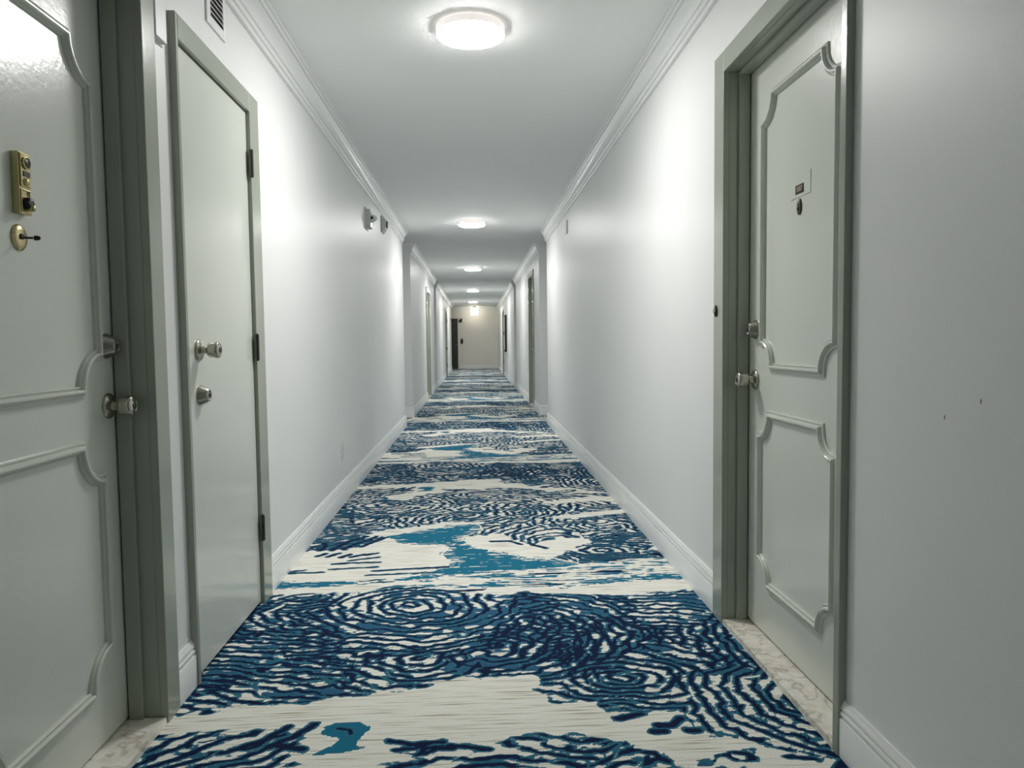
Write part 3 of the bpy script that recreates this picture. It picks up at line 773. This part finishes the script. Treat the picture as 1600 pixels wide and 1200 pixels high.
# fire alarm strobe and horn
t = thing('fire_alarm_strobe', (XL, 6.18, 2.0), 'grey wall strobe with protruding clear lens, high on left wall', 'alarm')
bd = link('housing', bx(XL, XL + .042, 6.12, 6.24, 1.985, 2.135), M['grey'], t, bevel=.006)
link('back_plate', bx(XL, XL + .008, 6.105, 6.255, 1.972, 2.148), M['grey'], t, bevel=.002)
bm = bmesh.new(); lathe(bm, (XL + .042, 6.185, 2.068), (1, 0, 0), [(-.002, .034), (.012, .034), (.022, .028), (.034, .022), (.044, .012)], seg=28)
ln = link('strobe_lens', bm, M['lens'], bd, smooth=True)
link('flash_tube', lt((XL + .044, 6.1505, 2.068), (1, 0, 0), [(0, .010), (.016, .010), (.018, .008)], seg=16), M['black'], ln, smooth=True)
bmt = XL + .0425
for i, ch in enumerate('FIRE'):
    text_mesh('letter_' + ch.lower(), ch, .026, Matrix.Translation((bmt, 6.134, 2.100 - i * .023)) @ Matrix.Rotation(math.radians(90), 4, 'Z') @ Matrix.Rotation(math.radians(90), 4, 'X'), M['black'], bd)
t = thing('fire_alarm_sounder', (XL, 7.22, 2.1), 'tapered dark-centred alarm unit under the crown moulding, farther of two', 'alarm')
bm = bmesh.new(); v0 = [(XL, 7.14, 2.10), (XL, 7.30, 2.10), (XL, 7.30, 2.255), (XL, 7.14, 2.255)]
v1 = [(XL + .012, y, z) for _, y, z in v0]; v2 = [(XL + .045, 7.175, 2.135), (XL + .045, 7.265, 2.135), (XL + .045, 7.265, 2.22), (XL + .045, 7.175, 2.22)]
rg = [[bm.verts.new(p) for p in q] for q in (v0, v1, v2)]
for a_, b_ in ((0, 1), (1, 2)):
    for i in range(4): bm.faces.new((rg[a_][i], rg[a_][(i + 1) % 4], rg[b_][(i + 1) % 4], rg[b_][i]))
bm.faces.new(rg[0]); bm.faces.new(rg[2])
bd = link('housing', bm, M['grey'], t, bevel=.003)
link('sounder', lt((XL + .044, 7.22, 2.178), (1, 0, 0), [(-.002, .036), (.010, .036), (.014, .030), (.015, .012)], seg=24), M['black'], bd, smooth=True)

# outlet
t = thing('wall_outlet', (XL, 4.825, .335), 'white electrical outlet low on the left wall above the baseboard', 'outlet')
pt = link('cover_plate', bx(XL, XL + .006, 4.79, 4.86, .277, .392), M['plastic'], t, bevel=.002)
for z in (.315, .355):
    rc = link('socket', lt((XL + .005, 4.825, z), (1, 0, 0), [(0, .016), (.003, .016), (.0035, .014)], seg=24), M['plastic'], pt, smooth=True)
    bm = bmesh.new()
    for yy in (4.818, 4.832): box(bm, XL + .0083, XL + .0092, yy - .001, yy + .001, z - .002, z + .006)
    lathe(bm, (XL + .0083, 4.825, z - .008), (1, 0, 0), [(0, .0025), (.0008, .0025)], seg=10)
    link('slots', bm, M['black'], rc)
link('plate_screw', lt((XL + .006, 4.825, .335), (1, 0, 0), [(-.001, .003), (.0008, .0028)], seg=12), M['nickel'], pt, smooth=True)

# doorbell on the right frame
t = thing('doorbell', (.885, 2.668, 1.143), 'small dark doorbell button on the frame of the right panelled door', 'doorbell')
bb = link('bell_base', lt((.885, 2.668, 1.143), (-1, 0, 0), [(0, .013), (.004, .013), (.007, .010)], seg=28, sz=1.65), M['bronze'], t, smooth=True)
link('bell_button', lt((.879, 2.668, 1.143), (-1, 0, 0), [(0, .009), (.004, .0085), (.0065, .005)], seg=20), M['nickel'], bb, smooth=True)

# plate high on the right wall
t = thing('wall_plate', (XR, 7.2, 2.1), 'small blank white plate high on the right wall near the first alcove', 'wall plate')
link('plate', bx(XR, XR - .014, 7.10, 7.20, 2.075, 2.20), M['plastic'], t, bevel=.002)
link('plate_screw', lt((XR - .014, 7.15, 2.14), (-1, 0, 0), [(-.001, .004), (.001, .0035)], seg=12), M['nickel'], t, smooth=True)

# cabinet on the far right wall
t = thing('wall_cabinet', (XR, 21.4, .77), 'tall shallow black-edged white cabinet hung on the far right wall', 'cabinet')
bm = bmesh.new(); box(bm, XR, XR - .055, 20.95, 21.75, .75, 1.80); link('cabinet_body', bm, M['black'], t, bevel=.004)
dr = link('cabinet_door', bx(XR - .055, XR - .068, 21.02, 21.70, .82, 1.76), M['plastic'], t, bevel=.003)
link('cabinet_handle', bx(XR - .068, XR - .085, 21.08, 21.10, 1.22, 1.34), M['black'], dr, bevel=.002)

# glowing box sign at the end
t = thing('ceiling_sign', (-.005, 28.25, ZC), 'glowing warm white box sign hanging in front of the end wall', 'sign')
link('ceiling_mount', bx(-.07, .06, 28.19, 28.31, ZC - .035, ZC), M['steel'], t, bevel=.003)
hs = link('sign_housing', bx(-.165, .155, 28.215, 28.285, 2.05, ZC - .035), M['plastic'], t, bevel=.004)
link('sign_face', bx(-.150, .140, 28.209, 28.216, 2.065, ZC - .05), M['sign'], hs, bevel=.002)
link('sign_face', bx(-.150, .140, 28.284, 28.291, 2.065, ZC - .05), M['sign'], hs, bevel=.002)  # unseen rear face, added to light the end wall
# bracket near the end door and the red device
t = thing('wall_bracket', (-.52, YE, 1.85), 'small dark curved bracket beside the top of the far black door', 'bracket')
bm = bmesh.new(); pts = [(-.615, 1.90), (-.545, 1.925), (-.495, 1.975), (-.485, 1.90), (-.505, 1.83), (-.565, 1.80), (-.615, 1.83)]
fa = [bm.verts.new((x, YE - .001, z)) for x, z in pts]; fb = [bm.verts.new((x, YE - .09, z)) for x, z in pts]
for i in range(len(pts)): bm.faces.new((fa[i], fa[(i + 1) % 7], fb[(i + 1) % 7], fb[i]))
bm.faces.new(fa); bm.faces.new(fb)
link('bracket_body', bm, M['darkdoor'], t, bevel=.006)
link('bracket_mount', bx(-.62, -.48, YE - .012, YE, 1.79, 1.98), M['grey'], t, bevel=.002)
t = thing('pull_station', (-.515, YE, 1.07), 'small dark red rounded alarm device on the far end wall', 'alarm')
bd = link('device_body', lt((-.515, YE, 1.075), (0, -1, 0), [(0, .055), (.03, .055), (.05, .045), (.06, .025)], seg=28, sz=2.1), M['red'], t, smooth=True)
link('pull_handle', bx(-.545, -.485, YE - .075, YE - .05, 1.055, 1.085), M['black'], bd, bevel=.003)
